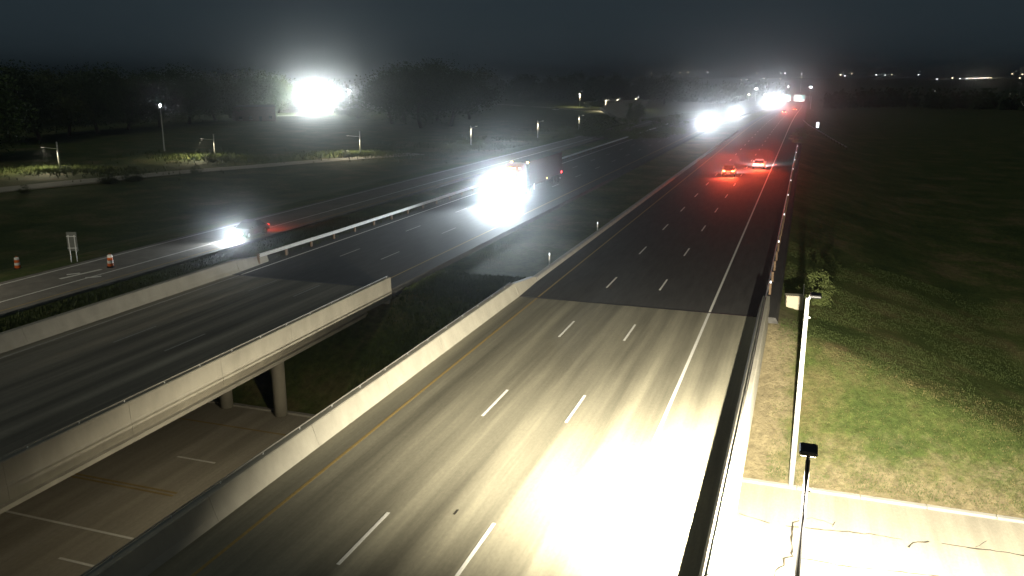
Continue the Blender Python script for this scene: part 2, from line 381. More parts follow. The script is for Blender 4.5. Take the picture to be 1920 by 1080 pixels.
# ------------------------------------------------------------------ guardrails
def wbeam(sx):
    p = [(0, -.155), (.05, -.13), (.082, -.09), (.05, -.045), (.01, -.02), (.01, .02), (.05, .045), (.082, .09), (.05, .13), (0, .155)]
    q = [(x - .012, z) for x, z in p]
    return [(sx * x, z + .60) for x, z in p] + [(sx * x, z + .60) for x, z in reversed(q)]
def guardrail(label, pts, side, refl=False, wood=False):
    """pts: polyline of the rail; panels and posts every 3.81 m"""
    g = thing('guardrail', label, 'guardrail')
    pm = MB().prism(wbeam(side), 0, 3.80).data('rail_panel', 'steel')
    po = MB().box(-.075, .075, -.1, .1, -.75, .74, .012).data('post', 'timber')
    rf = MB().box(-.05, .05, -.012, .012, .78, .92).data('reflector', 'reflector_glow')
    rs = MB().box(-.05, .05, .0121, .02, .76, .92).data('reflector_plate', 'steel')
    P = [Vector(p) for p in pts]; seg = 0; pos = P[0].copy(); i = 0
    while seg < len(P) - 1:
        d = P[seg + 1] - pos
        if d.length < 3.81:
            seg += 1
            if seg >= len(P) - 1: break
            d = P[seg + 1] - pos
        d.normalize(); a = math.atan2(-d.x, d.y)
        o = link('rail_panel', pm, g, pos, a); o.rotation_euler = (math.asin(d.z), 0, a)
        n_ = Vector((d.y, -d.x, 0)) * (-.10 * side)
        link('post', po, g, pos + n_, a)
        if refl and i % 4 == 1:
            link('reflector', rf, g, pos + n_, a); link('reflector_plate', rs, g, pos + n_, a)
        pos = pos + d * 3.81; i += 1
    return g
guardrail('bright steel guardrail on timber posts along the outer edge beyond the dark bridge', [(-39.68, 54.2, .12), (-39.75, 66, 0), (-39.75, 100, -.0), (-39.8, 200, -.0), (-39.8, 262, hw(262))], 1)
guardrail('long steel guardrail with small white reflectors along the shoulder below the field', [(-1.55, 53.8, 0), (-1.5, 100, 0), (-1.5, 190, 0)], -1, refl=True)
RR = [at_z(1505, 230, -1), at_z(1513, 238, -1), at_z(1535, 246, -1), at_z(1560, 255, -1), at_z(1590, 265, -1)]
RR = [Vector((p.x, p.y, ground(p.x, p.y))) for p in RR]
guardrail('guardrail curving away to the right beside a small pale sign', RR[::-1], 1)

# ------------------------------------------------------------------ street passing under the bridges
stp = MB()
sxs = axis([(-41.6, 30.4, 4), (30.4, 400, 40)])
stp.loft([[(x, 20.2, -6.5), (x, 41.2, -6.5), (x, 41.2, -6.0), (x, 20.2, -6.0)] for x in sxs])
street = struct(stp.build('street', 'street_concrete'), label='cracked concrete street passing under both bridges')
def sline(x0, x1, y, m, wd=.14, name='lane_line'): MB().box(x0, x1, y - wd / 2, y + wd / 2, -5.999, -5.994).build(name, m, street)
sline(-41, -18.5, 26.5, 'white_line'); sline(-36, -28.4, 30.35, 'yellow_line', .14); sline(-36, -28.4, 30.65, 'yellow_line', .14)
sline(-31.3, -28.8, 34.1, 'white_line'); sline(-41, -18.5, 38.5, 'yellow_line'); sline(-29.2, -26.8, 24.2, 'white_line')
def kerbline(x0, x1, y0, nm='kerb_stone'):
    k = MB().box(0, 2.98, y0, y0 + .3, -6.3, -5.88, .02).data(nm, 'abutment_concrete'); x = x0
    while x < x1: link(nm, k, street, (x, 0, 0)); x += 3
kerbline(-2, 40, 41.2); kerbline(-41, -3.5, 41.2)
def crack(px, wd=.035):
    P = [at_z(a, b, -5.996) for a, b in px]; Q = []
    for a, b in zip(P, P[1:]):
        k = max(2, int((b - a).length / .22))
        for i in range(k): Q.append(a.lerp(b, i / k) + Vector((rnd.gauss(0, .02), rnd.gauss(0, .025), 0)))
    Q.append(P[-1]); b = MB(); up = []
    for i, q in enumerate(Q):
        d = (Q[min(i + 1, len(Q) - 1)] - Q[max(0, i - 1)]).normalized(); s = Vector((-d.y, d.x, 0)); w_ = wd * .8 * rnd.uniform(.35, 1.25)
        up.append([q + s * w_, q - s * w_, q - s * w_ + Vector((0, 0, .003)), q + s * w_ + Vector((0, 0, .003))])
    b.loft(up).build('crack', 'crack_fill', street)
crack([(1386, 963), (1443, 981)]); crack([(1475, 987), (1517, 990), (1546, 994), (1591, 997), (1650, 1004), (1692, 1011)], .045)
crack([(1703, 1026), (1712, 1017), (1742, 1015)], .06); crack([(1765, 1019), (1820, 1027), (1880, 1034), (1920, 1042), (1990, 1050)], .055)
crack([(1500, 975), (1487, 979), (1483, 1006), (1486, 1033), (1484, 1043), (1469, 1047), (1469, 1059), (1454, 1070), (1453, 1090)], .06)
crack([(1484, 1043), (1505, 1047), (1585, 1062), (1650, 1068), (1760, 1080)], .035); crack([(1496, 973), (1522, 971), (1545, 977), (1563, 984)], .025)
crack([(1560, 986), (1566, 978)], .03); crack([(1375, 1050), (1450, 1058)], .02); crack([(1830, 1026), (1850, 1014)], .03)

# ------------------------------------------------------------------ street lamps by the bridge
def shoebox(label, x, y, z, top, power, m_pole, arm_to, lit=True):
    t = thing('street_lamp', label, 'street lamp', (x, y, z))
    h = top - z
    k_ = 1.0 if lit else 1.45
    MB().tube([(0, 0, .1), (0, 0, h * .5), (0, 0, h)], [.105 * k_, .085 * k_, .065 * k_], 14).build('pole', m_pole, t, smooth=True)
    MB().box(-.2, .2, -.2, .2, -.05, .1, .02).build('base_plate', m_pole, t)
    a = Vector(arm_to)
    MB().tube([(0, 0, h - .75), (a.x * .12, a.y * .12, h - .1), (a.x * .35, a.y * .35, h + .13)], .055, 10).build('arm', m_pole, t, smooth=True)
    hd = MB().box(a.x - .26, a.x + .26, a.y - .36, a.y + .36, h + .06, h + .2, .04).build('lamp_head', 'dark_metal', t)
    MB().box(a.x - .2, a.x + .2, a.y - .28, a.y + .28, h + .035, h + .058).build('lens', 'lamp_warm' if lit else 'glass', t)
    MB().tube([(a.x * .1, a.y * .1, h - .95), (a.x * .1 + .16, a.y * .1, h - .98)], .045, 8).build('junction_box', m_pole, t)
    if power: lamp('street_lamp_light', 'SPOT', t, (a.x * 1.3, a.y * 1.3, h - .06), power, (1, .905, .70), (R(24), 0, 0), cone=177, blend=.52, size=.09)
    return t
LP = at_z(1516, 842, 3.7)
near = shoebox('dark street lamp seen from above, lighting the cracked concrete street', LP.x, LP.y - .42, -6, 3.55, 122000, 'dark_paint', (0, .42, 0))
MB().tube([(0, 0, 3.9), (0, 0, 4.02)], .092, 14).build('band', 'pole_paint', near)
P2 = at_z(1483, 912, -6)
shoebox('tall white street lamp pole at the edge of the grass, its head dark', P2.x, P2.y, -6.05, 3.95, 0, 'pole_paint', (.36, .12, 0), False)
shoebox('assumed street lamp at the foot of the ramp, out of view', -60.5, 33.5, -1.2, 8.2, 3600, 'pole_paint', (.5, .1, 0))  # assumed lamp outside the camera view, added to light the ramp and verge
# assumed luminaire, unseen, added beneath the pale bridge to light the street and fascia
ul = thing('assumed_underpass_lamp', 'assumed small box lamp, unseen, added under the edge of the pale bridge deck', 'lamp', (-17.6, 31, -1.1))
MB().box(-.15, .15, -.25, .25, 0, .75, .02).build('housing', 'dark_metal', ul); MB().box(-.12, .12, -.2, .2, -.03, -.002).build('lens', 'lamp_warm', ul)
lamp('assumed_underpass_light', 'SPOT', ul, (0, 0, -.06), 4600, (1, .86, .60), (0, R(52), 0), 165, .8, .1)

# ------------------------------------------------------------------ ramp, drums, signs left of the dark bridge
rb = MB()
rpts = [(-50.6, -52.9, y) for y in (14, 40, 60, 80)]
rb.loft([[(-55.6, y, -.95), (-47.9, y, -.95), (-47.9, y, -.5), (-55.6, y, -.5)] for y in axis([(-10, 300, 20)])])
ramp = struct(rb.build('ramp', 'ramp_paving'), label='grey ramp road lit by the oncoming car')
def rline(x, y0, y1, m='white_line', wd=.14, name='edge_line'): MB().box(x - wd / 2, x + wd / 2, y0, y1, -.499, -.494).build(name, m, ramp)
rline(-50.6, 14, 300); rline(-54.9, 14, 300); rline(-48.6, 14, 300, 'yellow_line')
for p, q in (((112, 523), (190, 505)), ((125, 515), (150, 512)), ((160, 521), (190, 518))):
    a, b_ = at_z(*p, -.496), at_z(*q, -.496); s = Vector((-(b_ - a).y, (b_ - a).x, 0)).normalized() * .16
    MB().loft([[a + s, a - s, a - s + Vector((0, 0, .004)), a + s + Vector((0, 0, .004))], [b_ + s, b_ - s, b_ - s + Vector((0, 0, .004)), b_ + s + Vector((0, 0, .004))]]).build('gore_stripe', 'white_line', ramp)
def drum(label, p):
    t = thing('traffic_drum', label, 'traffic drum', p, 0, 'striped traffic drums by the ramp')
    prof = [(.30, 0), (.30, .10), (.235, .11), (.232, .33), (.222, .34), (.22, .56), (.208, .57), (.206, .80), (.195, .81), (.19, .98), (.12, 1.02)]
    def body(a, b_): return MB().loft([[(r * math.cos(2 * math.pi * j / 16), r * math.sin(2 * math.pi * j / 16), z) for j in range(16)] for r, z in prof[a:b_]])
    body(0, 2).build('rubber_base', 'tyre', t); body(2, 4).build('band', 'drum_orange', t, smooth=False); body(4, 6).build('band', 'drum_white', t)
    body(6, 8).build('band', 'drum_orange', t); body(8, 11).build('band', 'drum_white', t)
    MB().tube([(-.1, 0, 1.0), (-.08, 0, 1.09), (.08, 0, 1.09), (.1, 0, 1.0)], .015, 6).build('handle', 'drum_orange', t)
p = at_z(30, 479, -.6); drum('orange and white traffic drum standing in the grass behind the ramp', (p.x, p.y, ground(p.x, p.y)))
p = at_z(208, 501, -.5); drum('orange and white traffic drum on the lit edge of the ramp pavement', (p.x, p.y, -.494))
p = at_z(139, 486, -.6)
t = thing('road_sign', 'tall narrow sign seen from its grey back beside the ramp', 'sign', (p.x, p.y, ground(p.x, p.y)), R(20))
for s in (-.25, .25): MB().box(s - .03, s + .03, -.03, .03, -.2, 2.3).build('post', 'steel', t)
MB().box(-.42, .42, .035, .05, .95, 2.55).build('panel', 'sign_back', t)
for z in (1.2, 2.2): MB().box(-.40, .40, -.05, -.032, z - .03, z + .03).build('brace', 'steel', t)
# median delineators
for px, py, lb in ((1030, 498, 'short white delineator post on the median beside the end of the pale kerb'), (1120, 436, 'short white delineator post on the median further along the kerb')):
    p = hit(px, py); t = thing('delineator_post', lb, 'post', (p.x, p.y, p.z))
    MB().box(-.05, .05, -.012, .012, -.1, 1.05).build('blade', 'drum_white', t); MB().box(-.04, .04, -.02, -.0125, .86, 1.02).build('reflector', 'reflector_glow', t)
# utility cabinet near the tall lamp
p = hit(1487, 578); t = thing('utility_cabinet', 'tan utility cabinet with a small marker post on the grass bank', 'cabinet', (p.x, p.y, p.z - .08), R(8))
MB().box(-.5, .5, -.3, .3, 0, .95, .02).build('housing', 'cabinet_paint', t); MB().box(-.54, .54, -.34, .34, .95, 1.0, .01).build('lid', 'cabinet_paint', t)
MB().box(-.44, .44, -.315, -.302, .12, .88).build('door', 'cabinet_paint', t); MB().box(.55, .6, -.03, .03, -.2, 1.75).build('marker_post', 'pole_paint', t)
for s in (.3,): MB().box(s - .03, s + .03, -.335, -.316, .45, .57).build('handle', 'steel', t)

# ------------------------------------------------------------------ vehicles (local +Y is forward, origin on the road)
def ringx(hw_, zb, zt, y, tum=.0, n_=10):
    """rounded cross-section of a body at station y"""
    c = min(.12, (zt - zb) * .35)
    return [(-hw_ + c, y, zb), (hw_ - c, y, zb), (hw_, y, zb + c), (hw_, y, zb + (zt - zb) * .6), (hw_ - tum, y, zt - c * .5), (hw_ - tum - c, y, zt), (-hw_ + tum + c, y, zt), (-hw_ + tum, y, zt - c * .5), (-hw_, y, zb + (zt - zb) * .6), (-hw_, y, zb + c)]
def car(label, loc, rotz, paint, kind='sedan', head=0, tail=None, group=None, cat='car', tailp=0, tilt=1.5, cone=110):
    t = thing('car' if cat == 'car' else cat.replace(' ', '_'), label, cat, loc, rotz, group)
    suv = kind != 'sedan'; H = 1.72 if suv else 1.45; wb = 2.75; bl = 1.02 if suv else .92; hd = .98 if suv else .82
    st = [(-2.32, .74, .42, bl - .2), (-2.25, .84, .32, bl - .06), (-1.6, .9, .24, bl), (-.6, .91, .22, bl), (.5, .91, .22, bl - .01), (1.05, .9, .22, hd + .04), (1.8, .87, .26, hd - .06), (2.2, .80, .34, hd - .17), (2.34, .66, .42, hd - .28)]
    MB().loft([ringx(a, zb, zt, y, .05) for y, a, zb, zt in st]).build('body', paint, t, smooth=True)
    if suv: gs = [(-2.18, .74, bl - .02), (-2.02, .68, H - .12), (-1.4, .67, H), (-.2, .67, H - .01), (.25, .66, H - .10), (1.08, .76, hd + .02)]
    else: gs = [(-1.86, .76, bl - .02), (-1.15, .63, H - .11), (-.6, .62, H), (-.1, .62, H - .01), (.18, .61, H - .08), (1.08, .76, hd + .02)]
    g = MB()
    def gr(y, a, z): 
        zb = min(bl - .05, z - .01)
        return [(-.80, y, zb), (.80, y, zb), (a, y, z), (-a, y, z)]
    g.loft([gr(*s) for s in gs]).build('windows', 'glass', t)
    r = MB().loft([[(-a * .97, y, z + .002), (a * .97, y, z + .002), (a * .93, y, z + .03), (-a * .93, y, z + .03)] for y, a, z in gs[1:-1]]).build('roof', paint, t)
    for s in (-1, 1):
        ax = gs[2][1]
        MB().tube([(s * .81, -.35, bl - .03), (s * ax, -.3, H - .02)], .035, 6).build('pillar', paint, t)
        for y in (-1.38, 1.38):
            wl = MB().wheel(s * .70, s * .925, y, .33, .33, .21).build('wheel', 'tyre', t, smooth=True)
            MB().wheel(s * .90, s * .935, y, .33, .20, .05, 12).build('rim', 'rim', wl)
        MB().box(min(s * .9, s * 1.05), max(s * .9, s * 1.05), .62, .76, bl, bl + .14, .02).build('mirror', paint, t)
        x0, x1 = sorted((s * .42, s * .72))
        hl = MB().box(x0, x1, 2.18, 2.345, hd - .33, hd - .19, .02).build('headlight', 'head_lens' if head else 'glass', t)
        x0, x1 = sorted((s * .48, s * .80))
        tl = MB().box(x0, x1, -2.345, -2.2, bl - .24, bl - .08, .02).build('taillight', tail or 'paint_red', t)
        if head: lamp('headlight_beam', 'SPOT', t, (s * .58, 2.42, hd - .26), head, (.88, .95, 1), (R(90 - tilt), 0, 0), cone, 1, .07)
        if tailp: lamp('taillight_glow', 'SPOT', t, (s * .62, -2.42, bl - .16), tailp, (1, .08, .03), (R(-80), 0, 0), 130, 1, .08)
    MB().box(-.6, .6, 2.28, 2.36, .34, .46).build('grille', 'trim', t)
    MB().box(-.26, .26, -2.36, -2.3, .52, .64).build('number_plate', 'drum_white', t)
    MB().box(-.85, .85, -2.37, -2.2, .34, .48, .03).build('bumper', 'trim', t)
    return t

def semi(label, loc, rotz):
    t = thing('semi_truck', label, 'truck', loc, rotz)
    # tractor: front bumper at y=0, everything behind it negative
    MB().loft([ringx(.95, .95, 1.55, -.12, .1), ringx(1.02, .75, 1.75, -.5, .1), ringx(1.06, .7, 1.95, -1.6, .1), ringx(1.1, .7, 2.05, -2.0, .1)]).build('hood', 'paint_red', t, smooth=True)
    cab = MB().loft([ringx(1.16, .7, 2.1, -1.95, .02), ringx(1.18, .7, 2.95, -2.55, .1), ringx(1.2, .7, 3.5, -3.1, .12), ringx(1.22, .7, 4.0, -4.3, .1), ringx(1.22, .7, 4.05, -5.2, .08)]).build('cab', 'paint_red', t, smooth=True)
    MB().loft([[(-1.0, -2.0, 2.12), (1.0, -2.0, 2.12), (1.0, -1.97, 2.16), (-1.0, -1.97, 2.16)], [(-.94, -2.56, 2.92), (.94, -2.56, 2.92), (.94, -2.53, 2.96), (-.94, -2.53, 2.96)]]).build('windshield', 'glass', t)
    for s in (-1, 1):
        a, b_ = sorted((s * 1.19, s * 1.225)); MB().box(a, b_, -3.35, -2.6, 2.0, 2.7).build('side_window', 'glass', t)
        a, b_ = sorted((s * 1.3, s * 1.5)); MB().box(a, b_, -2.35, -2.22, 1.9, 2.7, .03).build('mirror', 'chrome', t)
        MB().tube([(s * 1.15, -2.3, 2.3), (s * 1.4, -2.28, 2.3)], .025, 6).build('mirror_arm', 'chrome', t)
        MB().tube([(s * 1.08, -5.3, 1.0), (s * 1.08, -5.3, 4.1)], .075, 10).build('exhaust_stack', 'chrome', t)
        MB().tube([(s * 1.0, -4.9, .75), (s * 1.0, -3.2, .75)], .3, 14).build('fuel_tank', 'chrome', t)
        MB().loft([[(s * .75, y, .55 + .62 * math.sin(a)), (s * 1.2, y, .55 + .6 * math.sin(a)), (s * 1.2, y, .6 + .66 * math.sin(a)), (s * .75, y, .62 + .68 * math.sin(a))] for a, y in [(math.pi * k / 8, -1.2 + .62 * math.cos(math.pi * k / 8)) for k in range(9)]]).build('fender', 'paint_red', t)
        a, b_ = sorted((s * .62, s * 1.02)); hl = MB().box(a, b_, -.34, -.08, .98, 1.24, .03).build('headlight', 'head_lens', t)
        lamp('headlight_beam', 'SPOT', t, (s * .82, .06, 1.1), 27000, (.82, .93, 1), (R(97), 0, R(4)), 76, 1, .1)
        for y in (-1.2, -5.6, -6.9, -18.1, -19.4):
            wl = MB().wheel(s * (.85 if y == -1.2 else .68), s * 1.22, y, .52, .52, .3).build('wheel', 'tyre', t, smooth=True)
            MB().wheel(s * 1.18, s * 1.23, y, .52, .29, .08, 14).build('rim', 'chrome', wl)
    MB().box(-.62, .62, -.14, -.04, .95, 1.72, .03).build('grille', 'chrome', t)
    for z in (1.05, 1.2, 1.35, 1.5, 1.62): MB().box(-.56, .56, -.035, -.015, z - .03, z + .03).build('grille_bar', 'trim', t)
    MB().box(-1.2, 1.2, -.2, .0, .38, .8, .05).build('bumper', 'chrome', t)
    MB().box(-.45, .45, -20.3, -1.0, .62, .95).build('chassis', 'trim', t)
    for x in (-.95, -.32, 0, .32, .95): MB().box(x - .09, x + .09, -3.2, -3.06, 3.52, 3.6, .01).build('marker_light', 'marker_amber', t)
    # trailer
    MB().box(-1.28, 1.28, -20.9, -6.0, 1.15, 4.1, .04).build('trailer', 'trailer_white', t)
    for k in range(14): MB().box(1.281, 1.295, -20.4 + k * 1.06, -20.36 + k * 1.06, 1.3, 4.0).build('trailer_rib', 'steel', t)
    for x in (-1.05, 1.05): MB().box(x - .11, x + .11, -6.0, -5.95, 3.92, 4.06, .01).build('marker_light', 'marker_amber', t)
    for s in (-1, 1):
        a, b_ = sorted((s * 1.281, s * 1.32))
        MB().box(a, b_, -13.6, -13.35, 1.18, 1.34).build('marker_light', 'marker_yellow', t)
        MB().box(a, b_, -20.8, -20.45, 1.2, 1.5).build('marker_light', 'marker_red', t)
        a, b_ = sorted((s * .8, s * 1.2)); MB().box(a, b_, -20.97, -20.905, 1.2, 1.36).build('taillight', 'tail_red', t)
        MB().box(s * .45 - .06, s * .45 + .06, -20.85, -20.75, .5, 1.15).build('underride_post', 'steel', t)
        MB().tube([(s * .9, -9.2, .3), (s * .9, -9.2, 1.15)], .06, 8).build('landing_leg', 'steel', t)
    MB().box(-1.15, 1.15, -20.86, -20.74, .42, .5).build('underride_bar', 'steel', t)
    MB().box(1.281, 1.3, -6.3, -6.1, 1.3, 1.5).build('corner_plate', 'chrome', t)
    return t
semi('red semi truck with blazing headlights and amber roof markers coming down the dark highway', (-33.4, 93.5, 0), math.pi)
car('dark car with bright headlights coming along the ramp', (-49.75, 66.6, -.5), math.pi + R(3), 'paint_black', head=2300, tail='tail_red', tailp=400, tilt=-3, cone=125)
car('dark sport utility with glowing brake lights in the middle lane', (-10.35, 129.6, 0), 0, 'paint_black', 'suv', 4000, 'brake_red', tailp=1900)
car('white sedan with red taillights in the shoulder-side lane, its headlights on the edge line', (-6.75, 142.2, 0), 0, 'paint_white', 'sedan', 11000, 'brake_red', tailp=1900)
car('oncoming car with glaring headlights on the dark highway, first behind the truck', (-29.7, 274, hw(274)), math.pi, 'paint_silver', head=11500, cone=60, tilt=-6)
car('oncoming car with glaring headlights on the dark highway, second behind the truck', (-29.7, 378, hw(378)), math.pi, 'paint_blue', head=9500, cone=60, tilt=-5)
for i, (x, y, pw, pt) in enumerate(((-29.7, 800, 17000, 'paint_white'), (-33.4, 880, 11000, 'paint_silver'), (-29.7, 930, 11000, 'paint_black'), (-33.4, 700, 4500, 'paint_blue'))):
    car('far oncoming car in the cluster of headlights where the highway dips', (x, y, hw(y)), math.pi, pt, head=pw, cone=80, tilt=-1, group='far oncoming cars in the dip')
for i, (x, y) in enumerate(((-10.4, 420), (-7, 520))):
    car('far car with red taillights driving away into the dip', (x, y, hw(y)), 0, 'paint_black', 'suv', 900, 'brake_red', tailp=1900, group='far cars driving away')

# ------------------------------------------------------------------ left side: frontage road, lamps, floodlit lot, buildings
def strip(name, px, wd, m, label, dz=.04, pts=None):
    P = pts or [hit(*q) for q in px]; Q = []
    for a, b_ in zip(P, P[1:]):
        k = max(1, int((b_ - a).length / 6)); Q += [a.lerp(b_, i / k) for i in range(k)]
    Q.append(P[-1]); b = MB(); rs = []
    for i, q in enumerate(Q):
        d = (Q[min(i + 1, len(Q) - 1)] - Q[max(0, i - 1)]); s = Vector((-d.y, d.x, 0)).normalized() * wd / 2
        a, c = q + s, q - s; za = max(ground(a.x, a.y), ground(c.x, c.y), ground(q.x, q.y)) + dz
        rs.append([(a.x, a.y, za - .5), (c.x, c.y, za - .5), (c.x, c.y, za), (a.x, a.y, za)])
    return struct(b.loft(rs).build(name, m), label=label), Q
strip('frontage_road', [(-60, 364), (0, 357), (80, 349), (160, 341), (240, 333), (320, 325), (430, 316), (540, 307), (670, 297), (780, 289)], 6.5, 'gravel_road', 'pale frontage road running past the short lamp poles')
def roadlamp(label, px, py, toph, arm, group, power, lit='lamp_dim', armh=None, col=(1, .88, .62)):
    p = hit(px, py); h = toph; t = thing('road_lamp', label, 'street lamp', (p.x, p.y, p.z - .05), 0, group)
    MB().tube([(0, 0, 0), (0, 0, h)], [.17, .13], 10).build('pole', 'pole_paint', t, smooth=True)
    r = Vector((math.cos(YAW), math.sin(YAW), 0)) * arm; ah = armh or h
    MB().tube([(0, 0, ah - .35), (r.x * .5, r.y * .5, ah - .12 + (0 if armh is None else -.1)), (r.x, r.y, ah + (.1 if armh is None else -.05))], .06, 6).build('arm', 'pole_paint', t)
    z = ah + (.1 if armh is None else -.05)
    MB().box(r.x - .35, r.x + .35, r.y - .18, r.y + .18, z - .02, z + .14, .03).build('lamp_head', 'dark_metal' if armh else 'pole_paint', t)
    MB().box(r.x - .28, r.x + .28, r.y - .13, r.y + .13, z - .05, z - .022).build('lens', lit, t)
    MB().tube([(0, 0, h), (0, 0, h + .25)], [.2, .1], 8).build('cap', 'pole_paint', t)
    if power: lamp('road_lamp_light', 'SPOT', t, (r.x, r.y, z - .3), power, col, (R(-8) if armh else 0, 0, YAW), cone=168, blend=.4, size=.1)
    return p
LB = []
for px, py in ((113, 320), (404, 297), (676, 290)):
    LB.append(roadlamp('short pale lamp pole with a thin side arm beside the frontage road', px, py, 5.7, -3.0, 'lamp poles along the frontage road', 9000, armh=4.9))
for px, py in ((883, 276), (1008, 262), (1085, 246)):
    LB.append(roadlamp('pale lamp pole with a curved arm rising from rough grass', px, py, 5.8, 1.6, 'lamp poles in the rough grass', 4200))
p = hit(1374, 250)
strip('distant_street', [(780, 190), (880, 193), (960, 197), (1040, 203), (1110, 208), (1175, 214)], 9, 'gravel_road', 'pale street far off beyond the rough grass')
# lit car park at the end of the far street
def pad(name, px, m, label):
    P = [hit(*q) for q in px]; z = max(ground(q.x, q.y) for q in P) + .25
    return struct(MB().loft([[(q.x, q.y, z - 1.5) for q in P], [(q.x, q.y, z) for q in P]]).build(name, m), label=label)
pad('parking_lot', [(1125, 224), (1178, 232), (1215, 214), (1160, 209)], 'gravel_road', 'lit pale car park at the end of the far street')
for px, py, h, lb, pw in ((940, 186, 9, 'far street lamp standing in lit shrubs beside the far street', 16000), (1087, 201, 11, 'tall far street lamp between the white van and the car park', 24000), (1135, 209, 8, 'bright far street lamp at the corner of the car park', 24000), (1157, 206, 8.5, 'far lamp pole with a curved arm behind the car park', 16000), (1192, 205, 9, 'brightest far lamp beside a tall tree at the car park', 24000)):
    roadlamp(lb, px, py, h, 1.5 if px > 1100 else -1.0, None, pw, 'lamp_far' if px in (1135, 1192) else 'lamp_white')
for px, py, pt, lb, ln in ((1042, 207, 'paint_white', 'white car parked on the far street', R(70)),):
    p = hit(px, py); car(lb, (p.x, p.y, p.z + .05), ln, pt, 'suv', 0)
p = hit(1042, 209); 
# floodlit lot
pad('floodlit_lot', [(519, 219), (640, 215), (662, 203), (530, 207)], 'gravel_road', 'floodlit pale yard behind the dark shed')
def mast(label, px, py, top_px, heads, power, group=None):
    p = hit(px, py); D = math.hypot(p.x, p.y); h = (py - top_px) / FPX * math.hypot(D, 14) * 1.0
    t = thing('floodlight_mast', label, 'floodlight', (p.x, p.y, p.z - .05), math.atan2(-p.x, p.y))
    MB().tube([(0, 0, 0), (0, 0, h)], [.22, .13], 10).build('pole', 'pole_paint', t, smooth=True)
    MB().box(-.55 * heads, .55 * heads, -.06, .06, h - .1, h + .02).build('crossbar', 'steel', t)
    for i in range(heads):
        x = (i - (heads - 1) / 2) * 1.05
        MB().box(x - .4, x + .4, -.2, .1, h + .04, h + .6, .05).build('floodlight', 'dark_metal', t)
        MB().box(x - .34, x + .34, -.235, -.203, h + .1, h + .54).build('lens', 'lamp_far', t)
    lamp('floodlight_beam', 'POINT', t, (0, -.9, h + .3), power, (.93, 1, .98), size=.4)
mast('tall floodlight mast blazing over the yard behind the dark shed', 585, 214, 183, 4, 110000)
mast('second floodlight mast to the right of the blazing one, over the same yard', 622, 208, 178, 3, 34000)
mast('small single floodlight mast at the end of the yard', 656, 203, 173, 1, 6000)

def shed(label, px0, px1, py, hpx, depth, wall, name='shed'):
    a, b_ = hit(px0, py), hit(px1, py); L_ = (b_ - a).length; D = a.length; h = hpx / FPX * D
    t = thing(name, label, 'building', (a.x, a.y, min(a.z, b_.z) - .3), math.atan2(b_.y - a.y, b_.x - a.x))
    wl = MB().box(0, L_, 0, depth, 0, h + .3).build('wall', wall, t)
    MB().loft([[(-.4, -.4, h + .32), (L_ + .4, -.4, h + .32), (L_ + .4, -.4, h + .5), (-.4, -.4, h + .5)], [(-.4, depth / 2, h + 1.0), (L_ + .4, depth / 2, h + 1.0), (L_ + .4, depth / 2, h + 1.2), (-.4, depth / 2, h + 1.2)], [(-.4, depth + .4, h + .32), (L_ + .4, depth + .4, h + .32), (L_ + .4, depth + .4, h + .5), (-.4, depth + .4, h + .5)]]).build('roof', 'roofing', t)
    k = max(2, int(L_ / 4))
    for i in range(k):
        x = L_ * (i + .5) / k
        if i == k // 2:
            d = MB().box(x - .6, x + .6, -.06, -.003, .3, 2.5).build('door', 'trim', t); MB().tube([(x + .4, -.12, 1.35), (x + .4, -.07, 1.35)], .04, 6).build('handle', 'steel', d)
        else:
            wn = MB().box(x - .7, x + .7, -.05, -.003, 1.3, 2.6).build('window', 'glass', t)
            MB().box(x - .8, x + .8, -.09, -.003, 1.18, 1.28).build('sill', 'siding', wn)
    return t
shed('long dark brick shed in front of the floodlit yard', 442, 517, 227, 25, 9, 'brick')
shed('low pale building with a dark roof under the trees beyond the yard', 690, 735, 203, 13, 10, 'siding')

